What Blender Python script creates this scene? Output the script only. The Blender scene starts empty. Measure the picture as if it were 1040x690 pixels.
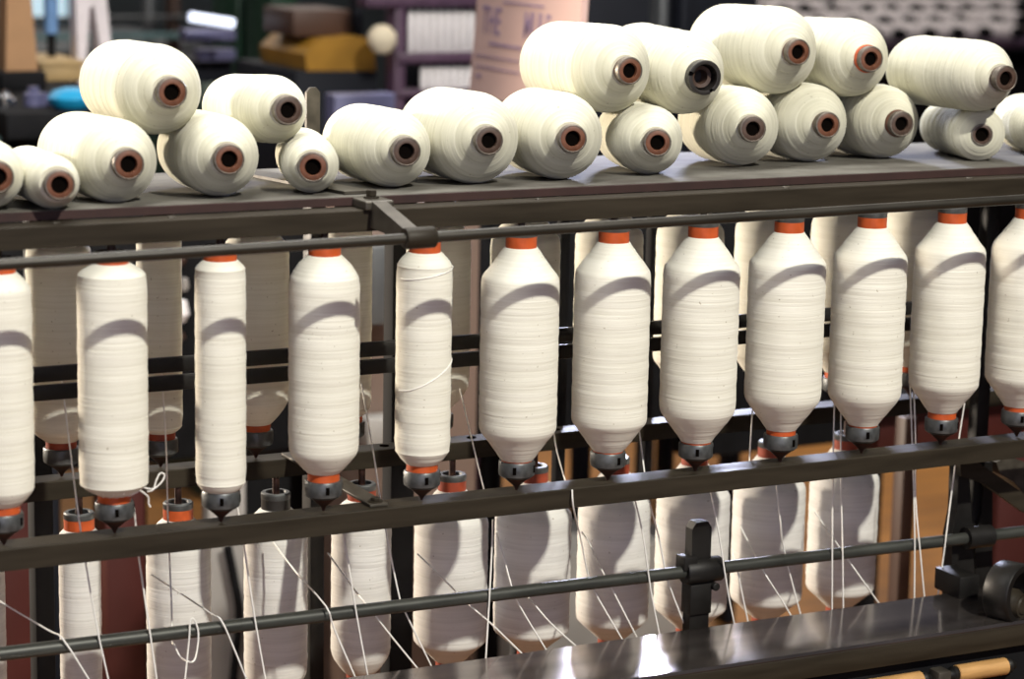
import bpy, bmesh, math, random
from mathutils import Vector, Matrix
random.seed(7)
PI = math.pi
scn = bpy.context.scene
COL = scn.collection

# ------------------------------------------------------------------ camera model (frame taken as 1040 x 690)
CAM = Vector((-.66, -2.4489, .7017)); YAW, PIT, ROL, FPX = .4722, .1883, .0192, 2500.0
_cy, _sy, _cp, _sp = math.cos(YAW), math.sin(YAW), math.cos(PIT), math.sin(PIT)
FWD = Vector((_sy*_cp, _cy*_cp, -_sp)); _rt = Vector((_cy, -_sy, 0)); _up = _rt.cross(FWD)
RT = _rt*math.cos(ROL) + _up*math.sin(ROL); UP = -_rt*math.sin(ROL) + _up*math.cos(ROL)
def ray(u, v): return FWD + RT*((u-520)/FPX) - UP*((v-345)/FPX)
def onY(u, v, Y):
    d = ray(u, v); return CAM + d*((Y-CAM.y)/d.y)
def onZ(u, v, Z):
    d = ray(u, v); return CAM + d*((Z-CAM.z)/d.z)

cd = bpy.data.cameras.new('camera'); cam = bpy.data.objects.new('camera', cd); COL.objects.link(cam)
cam.matrix_world = Matrix(((RT.x, UP.x, -FWD.x, CAM.x), (RT.y, UP.y, -FWD.y, CAM.y), (RT.z, UP.z, -FWD.z, CAM.z), (0, 0, 0, 1)))
cd.sensor_fit = 'HORIZONTAL'; cd.sensor_width = 36; cd.lens = FPX/1040*36
cd.clip_start = .05; cd.clip_end = 60
cd.dof.use_dof = True; cd.dof.focus_distance = 2.92; cd.dof.aperture_fstop = 4.5
scn.camera = cam

# ------------------------------------------------------------------ materials
def new_mat(name):
    m = bpy.data.materials.new(name); m.use_nodes = True
    nt = m.node_tree; b = nt.nodes['Principled BSDF']
    return m, nt, b
def mat(name, col, rough=.5, metal=0, var=.25, scale=30, bump=.0, stretch=(1, 1, 1), spec=.5, coat=0, dirt=None):
    m, nt, b = new_mat(name)
    tc = nt.nodes.new('ShaderNodeTexCoord'); mp = nt.nodes.new('ShaderNodeMapping'); mp.inputs['Scale'].default_value = stretch
    nt.links.new(tc.outputs['Object'], mp.inputs['Vector'])
    n = nt.nodes.new('ShaderNodeTexNoise'); n.inputs['Scale'].default_value = scale; n.inputs['Detail'].default_value = 5
    nt.links.new(mp.outputs['Vector'], n.inputs['Vector'])
    r = nt.nodes.new('ShaderNodeValToRGB'); r.color_ramp.elements[0].position = .3; r.color_ramp.elements[1].position = .7
    r.color_ramp.elements[0].color = (*[c*(1-var) for c in (dirt or col)], 1); r.color_ramp.elements[1].color = (*[min(1, c*(1+var)) for c in col], 1)
    nt.links.new(n.outputs['Fac'], r.inputs['Fac']); nt.links.new(r.outputs['Color'], b.inputs['Base Color'])
    b.inputs['Roughness'].default_value = rough; b.inputs['Metallic'].default_value = metal
    b.inputs['Specular IOR Level'].default_value = spec; b.inputs['Coat Weight'].default_value = coat
    if rough < .6:
        mr = nt.nodes.new('ShaderNodeMapRange'); mr.inputs['To Min'].default_value = rough*.75; mr.inputs['To Max'].default_value = min(1, rough*1.4)
        nt.links.new(n.outputs['Fac'], mr.inputs['Value']); nt.links.new(mr.outputs['Result'], b.inputs['Roughness'])
    if bump:
        bp = nt.nodes.new('ShaderNodeBump'); bp.inputs['Strength'].default_value = bump; bp.inputs['Distance'].default_value = .002
        nt.links.new(n.outputs['Fac'], bp.inputs['Height']); nt.links.new(bp.outputs['Normal'], b.inputs['Normal'])
    return m
def yarn_mat(name, c0, c1, freq=330, bump=.42):
    m, nt, b = new_mat(name)
    tc = nt.nodes.new('ShaderNodeTexCoord')
    def noise(sc, detail, scale=1):
        mp = nt.nodes.new('ShaderNodeMapping'); mp.inputs['Scale'].default_value = sc
        nt.links.new(tc.outputs['Object'], mp.inputs['Vector'])
        n = nt.nodes.new('ShaderNodeTexNoise'); n.inputs['Scale'].default_value = scale; n.inputs['Detail'].default_value = detail
        nt.links.new(mp.outputs['Vector'], n.inputs['Vector']); return n
    wind = noise((9, 9, freq), 3)                 # irregular turns of yarn
    coarse = noise((5, 5, 70), 2)
    blot = noise((14, 14, 9), 3)
    fleck = noise((330, 330, 330), 0)
    mix = nt.nodes.new('ShaderNodeMath'); mix.operation = 'MULTIPLY_ADD'; mix.inputs[1].default_value = .5
    nt.links.new(coarse.outputs['Fac'], mix.inputs[0]); nt.links.new(wind.outputs['Fac'], mix.inputs[2])
    r = nt.nodes.new('ShaderNodeValToRGB'); r.color_ramp.elements[0].position = .45; r.color_ramp.elements[1].position = .95
    r.color_ramp.elements[0].color = (*c0, 1); r.color_ramp.elements[1].color = (*c1, 1)
    nt.links.new(mix.outputs['Value'], r.inputs['Fac'])
    r2 = nt.nodes.new('ShaderNodeValToRGB'); r2.color_ramp.elements[0].position = .35; r2.color_ramp.elements[1].position = .65
    r2.color_ramp.elements[0].color = (.93, .93, .92, 1); r2.color_ramp.elements[1].color = (1, 1, 1, 1)
    nt.links.new(blot.outputs['Fac'], r2.inputs['Fac'])
    mm = nt.nodes.new('ShaderNodeMix'); mm.data_type = 'RGBA'; mm.blend_type = 'MULTIPLY'; mm.inputs['Factor'].default_value = 1
    nt.links.new(r.outputs['Color'], mm.inputs['A']); nt.links.new(r2.outputs['Color'], mm.inputs['B'])
    r3 = nt.nodes.new('ShaderNodeValToRGB'); r3.color_ramp.elements[0].position = .13; r3.color_ramp.elements[1].position = .17
    r3.color_ramp.elements[0].color = (.45, .4, .33, 1); r3.color_ramp.elements[1].color = (1, 1, 1, 1)
    nt.links.new(fleck.outputs['Fac'], r3.inputs['Fac'])
    m2 = nt.nodes.new('ShaderNodeMix'); m2.data_type = 'RGBA'; m2.blend_type = 'MULTIPLY'; m2.inputs['Factor'].default_value = .8
    nt.links.new(mm.outputs['Result'], m2.inputs['A']); nt.links.new(r3.outputs['Color'], m2.inputs['B'])
    nt.links.new(m2.outputs['Result'], b.inputs['Base Color'])
    b.inputs['Roughness'].default_value = .92; b.inputs['Specular IOR Level'].default_value = .15; b.inputs['Sheen Weight'].default_value = .15
    bp = nt.nodes.new('ShaderNodeBump'); bp.inputs['Strength'].default_value = bump; bp.inputs['Distance'].default_value = .0016
    nt.links.new(mix.outputs['Value'], bp.inputs['Height']); nt.links.new(bp.outputs['Normal'], b.inputs['Normal'])
    return m
def emit(name, col, s):
    m, nt, b = new_mat(name); b.inputs['Base Color'].default_value = (*col, 1)
    b.inputs['Emission Color'].default_value = (*col, 1); b.inputs['Emission Strength'].default_value = s
    return m

M = dict(
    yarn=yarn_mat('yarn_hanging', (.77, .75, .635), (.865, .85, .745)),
    yarn_low=yarn_mat('yarn_lower', (.66, .645, .60), (.78, .765, .72)),  # darker copy of the hanging yarn, lower row's shade put into the colour
    yarn_lie=yarn_mat('yarn_lying', (.54, .52, .395), (.69, .67, .54), 300, .9),  # cream yarn, darkened in colour in place of weaker light from the front
    thread=mat('thread_white', (.86, .84, .78), .8, var=.05),
    orange=mat('orange_plastic', (.50, .085, .018), .45, var=.2, scale=60),
    redtube=mat('red_brown_plastic', (.30, .05, .02), .5, var=.25, scale=60),
    browntube=mat('brown_tube', (.135, .048, .022), .5, var=.3, scale=120),
    dktube=mat('dark_brown_tube', (.065, .036, .024), .5, var=.3, scale=120),
    blacktube=mat('black_tube', (.025, .022, .02), .4, var=.3, scale=80),
    rim=mat('tube_metal_rim', (.17, .145, .12), .45, .6, var=.3, scale=200),
    hole=mat('hole_shade', (.004, .003, .0025), .9, var=.2, spec=0),  # near black; shade inside bores, slots and rail holes put into the colour
    cup=mat('grey_metal_cup', (.10, .105, .105), .42, .5, var=.35, scale=90),
    skewer=mat('dark_wood_skewer', (.05, .02, .013), .5, var=.4, scale=120),
    frame=mat('dark_painted_iron', (.030, .024, .016), .5, .1, var=.3, scale=25, stretch=(.3, 3, 3), spec=.2),
    rod=mat('dark_steel_rod', (.030, .026, .019), .42, .3, var=.25, scale=40, stretch=(.3, 2, 2)),
    rod2=mat('worn_steel_rod', (.05, .052, .045), .42, .4, var=.3, scale=40, stretch=(.4, 2, 2)),
    black=mat('black_iron', (.013, .012, .011), .45, .2, var=.35, scale=25, spec=.3),
    blackflat=mat('black_iron_matt', (.008, .008, .009), .75, 0, var=.35, scale=15, spec=.12),
    shelf=mat('worn_grey_shelf', (.11, .105, .09), .8, 0, var=.3, scale=14, bump=.2, spec=.2, dirt=(.08, .07, .058)),
    shelfedge=mat('red_brown_board_edge', (.032, .012, .009), .7, 0, var=.25, scale=30),
    bracket=mat('cast_bracket_iron', (.075, .066, .052), .38, .4, var=.3, scale=60),
    plate=mat('polished_dark_steel', (.22, .19, .175), .13, .9, var=.3, scale=12, stretch=(.5, 3, 3)),
    wood=mat('turned_wood', (.50, .28, .10), .45, 0, var=.2, scale=20, stretch=(1, 8, 8)),
)

# ------------------------------------------------------------------ object helpers
def tag(o, label=None, cat=None, group=None, kind=None):
    if label: o['label'] = label
    if cat: o['category'] = cat
    if group: o['group'] = group
    if kind: o['kind'] = kind
    return o
def empty(name, loc, label, cat, group=None, rot=None):
    o = bpy.data.objects.new(name, None); COL.objects.link(o); o.location = loc; o.empty_display_size = .03
    if rot is not None: o.rotation_euler = rot
    return tag(o, label, cat, group)
def mesh_obj(name, bm, m, parent=None, smooth=True, local=False):
    """bm is in world coordinates unless local (then in the parent's frame)"""
    bmesh.ops.recalc_face_normals(bm, faces=bm.faces)
    me = bpy.data.meshes.new(name); bm.to_mesh(me); bm.free()
    if smooth:
        me.polygons.foreach_set('use_smooth', [True]*len(me.polygons))
        try: me.set_sharp_from_angle(angle=math.radians(38))
        except Exception: pass
    for x in (m if isinstance(m, (list, tuple)) else [m]): me.materials.append(x)
    o = bpy.data.objects.new(name, me); COL.objects.link(o)
    if parent is not None:
        o.parent = parent
        if not local:
            t = Vector((0, 0, 0)); pl = parent
            while pl is not None: t += Vector(pl.location); pl = pl.parent
            me.transform(Matrix.Translation(-t))
    return o
def add_box(bm, lo, hi, bevel=.0, rot=None, piv=None):
    lo, hi = Vector(lo), Vector(hi); c = (lo+hi)/2; s = hi-lo
    g = bmesh.ops.create_cube(bm, size=1)['verts']
    bmesh.ops.scale(bm, vec=[abs(x) for x in s], verts=g)
    if bevel:
        es = list({e for v in g for e in v.link_edges})
        g2 = bmesh.ops.bevel(bm, geom=es, offset=bevel, segments=2, affect='EDGES', profile=.5)
        g = [v for v in bm.verts if v in set(g2['verts']) or v in g]
        g = list({v for f in g2['faces'] for v in f.verts} | {v for v in g if v.is_valid})
    bmesh.ops.translate(bm, vec=c, verts=g)
    if rot is not None: bmesh.ops.rotate(bm, cent=piv or c, matrix=rot, verts=g)
    return g
def box(name, lo, hi, m, parent=None, bevel=.002, rot=None, piv=None):
    bm = bmesh.new(); add_box(bm, lo, hi, bevel, rot, piv); return mesh_obj(name, bm, m, parent)
def add_lathe(bm, prof, n=48, mtx=None, closed=False, wob=0):
    """prof: list of (r, z); r==0 closes"""
    rings = []
    for r, z in prof:
        if r < 1e-6: rings.append([bm.verts.new((0, 0, z))])
        else:
            rings.append([bm.verts.new((r*math.cos(2*PI*k/n), r*math.sin(2*PI*k/n), z)) for k in range(n)])
    pr = list(zip(rings, rings[1:]))
    if closed: pr.append((rings[-1], rings[0]))
    for a, b in pr:
        if len(a) == 1 and len(b) == 1: continue
        for k in range(n):
            k2 = (k+1) % n
            if len(a) == 1: bm.faces.new((a[0], b[k], b[k2]))
            elif len(b) == 1: bm.faces.new((a[k], a[k2], b[0]))
            else: bm.faces.new((a[k], a[k2], b[k2], b[k]))
    vs = [v for r in rings for v in r]
    if mtx is not None: bmesh.ops.transform(bm, matrix=mtx, verts=vs)
    return vs
def axis_mtx(p, d):
    d = Vector(d).normalized(); return Matrix.Translation(Vector(p)) @ d.to_track_quat('Z', 'Y').to_matrix().to_4x4()
def add_cyl(bm, a, b, r, n=24, r2=None, chamfer=0):
    a, b = Vector(a), Vector(b); L = (b-a).length; r2 = r if r2 is None else r2
    c = chamfer
    pr = [(0, 0), (r-c, 0), (r, c), (r2, L-c), (r2-c, L), (0, L)] if c else [(0, 0), (r, 0), (r2, L), (0, L)]
    return add_lathe(bm, pr, n, axis_mtx(a, b-a))
def cyl(name, a, b, r, m, parent=None, n=24, r2=None, chamfer=0):
    bm = bmesh.new(); add_cyl(bm, a, b, r, n, r2, chamfer); return mesh_obj(name, bm, m, parent)
def smooth_pts(pts, sub=5):
    if len(pts) < 3: return pts
    P = [pts[0]]+list(pts)+[pts[-1]]; out = []
    for i in range(1, len(P)-2):
        p0, p1, p2, p3 = P[i-1:i+3]
        for k in range(sub):
            t = k/sub
            out.append(.5*((2*p1)+(p2-p0)*t+(2*p0-5*p1+4*p2-p3)*t*t+(3*p1-p0-3*p2+p3)*t**3))
    out.append(pts[-1]); return out
def add_tube(bm, pts, r, n=8):
    rings = []
    t_prev = None; N = None
    for i, p in enumerate(pts):
        t = (pts[min(i+1, len(pts)-1)]-pts[max(i-1, 0)]).normalized()
        if N is None: N = t.orthogonal().normalized()
        else: N = (N-t*N.dot(t)).normalized()
        B = t.cross(N)
        rings.append([bm.verts.new(p+(N*math.cos(2*PI*k/n)+B*math.sin(2*PI*k/n))*r) for k in range(n)])
    for a, b in zip(rings, rings[1:]):
        for k in range(n): bm.faces.new((a[k], a[(k+1) % n], b[(k+1) % n], b[k]))
    bm.faces.new(rings[0][::-1]); bm.faces.new(rings[-1])
def add_prism(bm, poly, d):
    """poly: 3D points of one face, extruded by vector d"""
    d = Vector(d); a = [bm.verts.new(p) for p in poly]; b = [bm.verts.new(Vector(p)+d) for p in poly]
    bm.faces.new(a); bm.faces.new(b[::-1]); n = len(a)
    for i in range(n): bm.faces.new((a[i], b[i], b[(i+1) % n], a[(i+1) % n]))
def ordinal(i):
    return ['first', 'second', 'third', 'fourth', 'fifth', 'sixth', 'seventh', 'eighth', 'ninth', 'tenth', 'eleventh', 'twelfth', 'thirteenth', 'fourteenth', 'fifteenth', 'sixteenth'][i]

# ------------------------------------------------------------------ bobbins
def yarn_profile(R, z0, z1, c0, c1, conv=.0, r_end=.0185, seed=0, amp=.0005):
    rnd = random.Random(seed); pts = []
    ph = [rnd.uniform(0, 6.28) for _ in range(4)]
    def w(z): return amp*(math.sin(z*210+ph[0])+.7*math.sin(z*470+ph[1])+.5*math.sin(z*830+ph[2]))
    N0 = 12
    def cone(t): return t+conv*math.sin(PI*t)          # convexity
    for i in range(N0):
        t = i/N0; pts.append((r_end+(R-r_end)*cone(t), z0+c0*t))
    NB = 34
    for i in range(NB+1):
        t = i/NB; z = z0+c0+(z1-z0-c0-c1)*t
        e = min(t, 1-t)*NB
        rr = R-(.0009 if e < .5 else (.0002 if e < 1.5 else 0))
        pts.append((rr, z))
    for i in range(1, N0+1):
        t = 1-i/N0; pts.append((r_end+(R-r_end)*cone(t), z1-c1*t))
    pts = [(r+w(z), z) for r, z in pts]
    return [(r_end-.004, z0)]+pts+[(r_end-.004, z1)]
def hanging_bobbin(X, Y, Z0, R, label, group, seed, ymat='yarn', c=None, n=44, tubecol='orange', pin_top=.319, slots=0, ytop=.283, ybot=.043, lean=0, c_top=None):
    e = empty('yarn_bobbin', (X, Y, Z0), label, 'bobbin', group, (0, lean, random.uniform(-.6, .6)))
    c = max(.008, (R-.02)*1.45) if c is None else c
    bm = bmesh.new(); add_lathe(bm, yarn_profile(R, ybot, ytop, c, c_top or c, .0 if R > .04 else .12, seed=seed, amp=.00022), n, closed=True)
    mesh_obj('yarn', bm, M[ymat], e, local=True)
    bm = bmesh.new(); add_lathe(bm, [(.0125, .034), (.0178, .034), (.0172, .15), (.0178, .296), (.0125, .296)], 32, closed=True)
    mesh_obj('tube', bm, M[tubecol], e, local=True)
    bm = bmesh.new(); add_lathe(bm, [(.006, .294), (.0172, .2945), (.0180, .296), (.0180, .302), (.0165, .3035), (.0125, .3035), (.0115, .3), (.006, .299)], 32, closed=True)
    mesh_obj('cap', bm, M['cup'], e, local=True)
    # metal cup with key slots
    bm = bmesh.new(); add_lathe(bm, [(.006, .0155), (.0165, .0155), (.0205, .0185), (.0210, .0225), (.0210, .0335), (.0198, .0352), (.0150, .0352), (.0150, .026), (.006, .026)], 36, closed=True)
    cup = mesh_obj('cup', bm, M['cup'], e, local=True)
    for k in range(slots):
        bm = bmesh.new(); a = -1.75+k*1.35; R3 = Matrix.Rotation(a, 3, 'Z')
        add_box(bm, (.0192, -.0020, .0225), (.0214, .0020, .031), 0, R3, Vector((0, 0, 0)))
        mesh_obj('slot', bm, M['hole'], cup, local=True)
    bm = bmesh.new()
    add_lathe(bm, [(0, 0), (.0016, .0), (.0026, .003), (.004, .0055), (.0095, .0105), (.0155, .0155), (.006, .0156), (.0055, .29), (.0042, .30), (.0042, pin_top), (0, pin_top)], 24)
    mesh_obj('skewer', bm, M['skewer'], e, local=True)
    return e

front = [  # radius, label
 (.0330, 'cream bobbin in the front row cut off by the left edge of the photo'),
 (.0365, 'wide straight-sided front-row bobbin with loose fibres at its foot, second from left', .013),
 (.0272, 'slimmest straight cream bobbin of the front row, third from left'),
 (.0390, 'front-row bobbin with short shoulders just left of the rod bracket'),
 (.0312, 'slim front-row bobbin right under the rod bracket, a strand wound aslant across it'),
 (.0448, 'full bottle-shaped front-row bobbin, first one right of the rod bracket'),
 (.0443, 'full front-row bobbin with broad orange neck, second right of the rod bracket'),
 (.0455, 'full front-row bobbin, third right of the rod bracket'),
 (.0465, 'full front-row bobbin, fourth right of the rod bracket'),
 (.0452, 'full front-row bobbin, fifth right of the rod bracket'),
 (.0442, 'full front-row bobbin with tall orange neck, second from the right edge'),
 (.0450, 'full front-row bobbin cut off by the right edge of the photo'),
]
FB = []
for i, f in enumerate(front):
    b = hanging_bobbin(.12*i, 0, .0006, f[0], f[1], 'bobbins hanging in the front row', 100+i, c=f[2] if len(f) > 2 else None, n=56, slots=2, ytop=(.288, .291, .288, .287, .284)[i] if i < 5 else .283, ybot=(.043, .043, .035, .044, .043, .0365, .0365, .037, .041, .037, .043, .041)[i])
    FB.append(b)
    b.rotation_euler.z = random.uniform(-.5, .5)
def strand_on(parent, pts, name='loose_strand', r=.0009):
    bm = bmesh.new(); add_tube(bm, smooth_pts([Vector(p) for p in pts], 6), r, 6); return mesh_obj(name, bm, M['thread'], parent, local=True)
# strand wound aslant over the slim bobbin, and a second turn near its top
FB[4].rotation_euler.z = 0
strand_on(FB[4], [(.0315*math.cos(a), .0315*math.sin(a), z) for a, z in [(-3.0+k*.25, .147+.0085*math.sin((k-6)*.26)*2) for k in range(13)]], r=.0008)
strand_on(FB[4], [(.0315*math.cos(a), .0315*math.sin(a), z) for a, z in [(-3.0+k*.25, .262+.006*math.sin((k-6)*.26)) for k in range(13)]], r=.0006)
FB[1].rotation_euler.z = 0
strand_on(FB[1], [(.026, -.021, .052), (.036, -.022, .05), (.046, -.02, .056), (.050, -.018, .063), (.045, -.018, .065), (.040, -.02, .058), (.036, -.022, .049), (.030, -.02, .047)], r=.0008)
strand_on(FB[1], [(.021, -.024, .05), (.03, -.022, .042), (.031, -.021, .034), (.033, -.021, .03)], r=.0009)
for k in range(7):
    a = -2.5+k*.36
    strand_on(FB[1], [(.019*math.cos(a), .019*math.sin(a), .043), (.024*math.cos(a+.1), .024*math.sin(a+.1), .0445+.002*random.random()), (.031*math.cos(a+.25), .031*math.sin(a+.25), .05)], 'loose_fibre', .0005)

rear = [  # k, radius, label, cone
 (-1, .036, 'shaded back-row bobbin cut off by the left edge of the photo', .012),
 (0, .0375, 'shaded back-row bobbin seen between the first two front-row bobbins', .018),
 (1, .0265, 'slim shaded back-row bobbin beside the wide straight-sided front bobbin', .008),
 (2, .0400, 'shaded back-row bobbin right of the slimmest front-row bobbin', .03),
 (3, .0285, 'slim shaded back-row bobbin just left of the rod bracket', .012),
 (4, .0400, 'shaded back-row bobbin peeping out right of the slim bobbin under the bracket', .03),
 (5, .0440, 'back-row bobbin behind the first full front bobbin right of the bracket', None),
 (6, .0435, 'back-row bobbin behind the second full front bobbin right of the bracket', None),
 (7, .0440, 'back-row bobbin behind the third full front bobbin right of the bracket', None),
 (8, .0440, 'back-row bobbin behind the fourth full front bobbin right of the bracket', None),
 (9, .0440, 'back-row bobbin behind the fifth full front bobbin right of the bracket', None),
 (10, .0440, 'rightmost visible back-row bobbin, beside the dark upright post', None),
]
for k, R, lab, c in rear:
    hanging_bobbin(.14+.12*k, .26, .0006, R, lab, 'bobbins hanging in the back row', 200+k, c=c, tubecol='redtube' if k < 2 else 'orange', n=40)
low = [
 (.037, .030, 'lower-row bobbin cut off by the left edge of the photo', 'orange'),
 (.157, .0244, 'thin straight lower-row bobbin with an orange neck, near the left edge', 'orange'),
 (.278, .0384, 'lower-row bobbin with pointed shoulders and the looped loose thread in front', 'orange'),
 (.402, .0387, 'lower-row bobbin with a wide dark cap and round shoulders', 'blacktube'),
 (.515, .0371, 'lower-row bobbin left of the dark gap, under the rail bolt', 'redtube'),
 (.638, .0465, 'full lower-row bobbin with a dark red neck right of the dark gap', 'redtube'),
 (.754, .0492, 'full lower-row bobbin, fifth from the right end of its row', 'redtube'),
 (.873, .0474, 'full lower-row bobbin, second left of the clamp post', 'redtube'),
 (.992, .0487, 'full lower-row bobbin behind the clamp post', 'redtube'),
 (1.111, .0487, 'full lower-row bobbin right of the clamp post', 'redtube'),
 (1.232, .0473, 'rightmost lower-row bobbin standing against the brown floor', 'redtube'),
]
for i, (x, R, lab, tc) in enumerate(low):
    hanging_bobbin(x, .25, -.3445, R, lab, 'bobbins in the lower row', 300+i, 'yarn_low', tubecol=tc, pin_top=.325, n=44, ybot=.060 if i > 3 else .050, c=.027 if i > 3 else None, c_top=(R-.02)*1.45 if i > 3 else None)

# ------------------------------------------------------------------ spools lying on the shelf
SP = {"b0": [0.0007, -0.0042, 0.3868, 0.0363, -0.0672, 0.236, -0.05], "b1": [0.0603, -0.02, 0.3783, 0.0282, -0.116, 0.2321, -0.05], "b2": [0.1456, 0.017, 0.3922, 0.0456, -0.0628, 0.261, -0.0499], "b3": [0.2595, 0.0238, 0.3926, 0.0446, -0.1589, 0.2321, -0.0501], "b4": [0.3603, 0.0344, 0.3792, 0.0321, -0.3296, 0.2322, -0.0501], "b5": [0.4757, 0.0417, 0.3917, 0.045, -0.1487, 0.2406, -0.0499], "b6": [0.579, 0.043, 0.4004, 0.0535, -0.1594, 0.2342, -0.0499], "b7": [0.6893, 0.0477, 0.3986, 0.0516, -0.2348, 0.2264, -0.05], "b8": [0.817, 0.0723, 0.3873, 0.0422, -0.3405, 0.2329, -0.0501], "b9": [0.9839, 0.1251, 0.3934, 0.0499, -0.2841, 0.2133, -0.05], "b10": [1.1116, 0.1499, 0.3921, 0.0509, -0.1797, 0.2339, -0.0501], "b11": [1.2277, 0.1525, 0.3898, 0.0486, -0.1951, 0.2346, -0.05], "b12": [1.3098, 0.0902, 0.3796, 0.0346, -0.4134, 0.2326, -0.0501], "b13": [1.4398, 0.1253, 0.3811, 0.0383, -0.5085, 0.2331, -0.0501], "t1": [0.2099, 0.0639, 0.4617, 0.0496, -0.0568, 0.2415, -0.0343], "t2": [0.3505, 0.0822, 0.4373, 0.0387, -0.0814, 0.2511, -0.0748], "t3": [0.7998, 0.1129, 0.4696, 0.0539, -0.0639, 0.2375, -0.0358], "t4": [0.9178, 0.135, 0.4572, 0.052, -0.1098, 0.2367, 0.0135], "t5": [1.0648, 0.1534, 0.4847, 0.0559, -0.0993, 0.2361, -0.0328], "t6": [1.1752, 0.1523, 0.4743, 0.051, -0.1647, 0.236, -0.0488], "t7": [1.2991, 0.035, 0.4563, 0.046, -0.0734, 0.2376, -0.0247]}
BASE = 'on the top shelf'
sp_lab = {
 'b0': ('spool on the shelf cut off by the left edge of the photo', 'browntube'),
 'b1': ('thin nearly empty spool lying second from the left on the shelf', 'browntube'),
 'b2': ('fat spool on the shelf under the left side of the big leftmost upper spool', 'browntube'),
 'b3': ('fat spool on the shelf carrying both upper spools of the left heap', 'browntube'),
 'b4': ('small spool on the shelf at the right end of the left heap', 'browntube'),
 'b5': ('single spool on the shelf just behind the rod bracket, nothing on top', 'dktube'),
 'b6': ('large bare-topped spool on the shelf, second right of the rod bracket', 'dktube'),
 'b7': ('large spool on the shelf at the left foot of the right heap', 'browntube'),
 'b8': ('smaller spool on the shelf between two fat ones, under the dark-rimmed spool', 'browntube'),
 'b9': ('fat spool on the shelf with a grey tube end, right under the dark-rimmed spool', 'dktube'),
 'b10': ('spool on the shelf below the gap between the two highest spools', 'browntube'),
 'b11': ('spool on the shelf with a tube end pointing right, under the orange-necked upper spool', 'dktube'),
 'b12': ('thin almost bare spool on the shelf with an open torn end', 'dktube'),
 'b13': ('spool on the shelf cut off by the right edge of the photo', 'dktube'),
 't1': ('big white spool topping the left heap, the leftmost upper one', 'browntube'),
 't2': ('smaller upper spool of the left heap with a dark tube end', 'dktube'),
 't3': ('upper spool of the right heap in front of the pink placard', 'browntube'),
 't4': ('upper spool with a wide broken dark tube rim', 'blacktube'),
 't5': ('highest and fattest spool of the right heap', 'browntube'),
 't6': ('upper spool with an orange-necked tube end on the right heap', 'browntube'),
 't7': ('long upper spool seen side-on at the right end of the heap', 'dktube'),
}
def lying_spool(k, v, label, tube, n=60):
    X, Y, Z, R, az, L, t = v
    a = Vector((-math.sin(az)*math.cos(t), math.cos(az)*math.cos(t), math.sin(t)))
    mt = axis_mtx((X, Y, Z), a)
    e = empty('yarn_spool', (X, Y, Z), label, 'spool', 'spools lying on the top shelf')
    e.rotation_euler = mt.to_euler()
    c = .042 if R > .037 else .03
    bm = bmesh.new()
    if k == 'b12':
        add_lathe(bm, yarn_profile(R-.0002, .004, .014+L, .016, c, .14, .017, seed=12, amp=.0004), n, closed=True)
    else:
        add_lathe(bm, yarn_profile(R-.0004, .014, .014+L, c, c, .12, .0185 if k != 't4' else .021, seed=sum(map(ord, k)), amp=.0003), n, closed=True)
    mesh_obj('yarn', bm, M['yarn_lie'], e, local=True)
    bm = bmesh.new()
    if k == 't4':     # wide black cup with broken rim
        vs = add_lathe(bm, [(.0185, .02), (.0205, .016), (.0212, .003), (.0215, 0), (.0195, -.0008), (.0165, .0), (.0158, .03), (.0, .031)], 48)
        kill = [f for f in bm.faces if f.calc_center_median().z < .0045 and (0.1 < math.atan2(f.calc_center_median().y, f.calc_center_median().x) < .42 or -2.2 < math.atan2(f.calc_center_median().y, f.calc_center_median().x) < -2.0)]
        bmesh.ops.delete(bm, geom=kill, context='FACES')
        tb = mesh_obj('tube', bm, M['blacktube'], e, local=True)
        bm = bmesh.new(); add_lathe(bm, [(.009, .012), (.0135, .011), (.0135, .03), (.009, .03)], 32, closed=True)
        mesh_obj('inner_ring', bm, M['dktube'], tb, local=True)
        return e
    ro = .0165 if R > .032 else .0155
    if k == 'b12': ro = .0140
    z0 = .0 if k != 'b12' else .002
    add_lathe(bm, [(.0088, z0+.001), (.0095, z0), (ro-.002, z0), (ro-.0012, z0+.0006), (ro-.0012, .06), (ro-.002, L-.02), (ro-.002, L+.02), (.0088, L+.02)], 40, closed=True)
    tb = mesh_obj('tube', bm, M[tube], e, local=True)
    bm = bmesh.new()
    add_lathe(bm, [(ro-.0022, z0+.0001), (ro-.0014, z0-.0005), (ro-.0002, z0-.0002), (ro+.0002, z0+.0008), (ro+.0002, z0+.009), (ro-.0014, z0+.0095)], 40, closed=True)
    mesh_obj('rim', bm, M['rim'], tb, local=True)
    if k in ('t6', 'b11'):
        bm = bmesh.new(); add_lathe(bm, [(ro-.001, .0088), (ro+.0012, .009), (ro+.0016, .017), (ro-.001, .017)], 40, closed=True)
        tag(mesh_obj('neck_band', bm, M['orange'] if k == 't6' else M['browntube'], tb, local=True), 'orange band round the tube' if k == 't6' else None)
    bm = bmesh.new(); add_lathe(bm, [(0, z0+.005), (.0092, z0+.005)], 24)  # black disc near the tube mouth, painted shade of the inside
    mesh_obj('bore_shade', bm, M['hole'], tb, local=True)
    return e
for k, v in SP.items():
    lying_spool(k, v, *sp_lab[k])

# ------------------------------------------------------------------ the spinning frame (one bolted machine)
XL, XR = -.75, 1.75
fr = empty('spinning_frame', (.6, .12, -1.05), 'dark iron creel frame of the spinning machine carrying shelf, rails and rods', 'machine')
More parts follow.
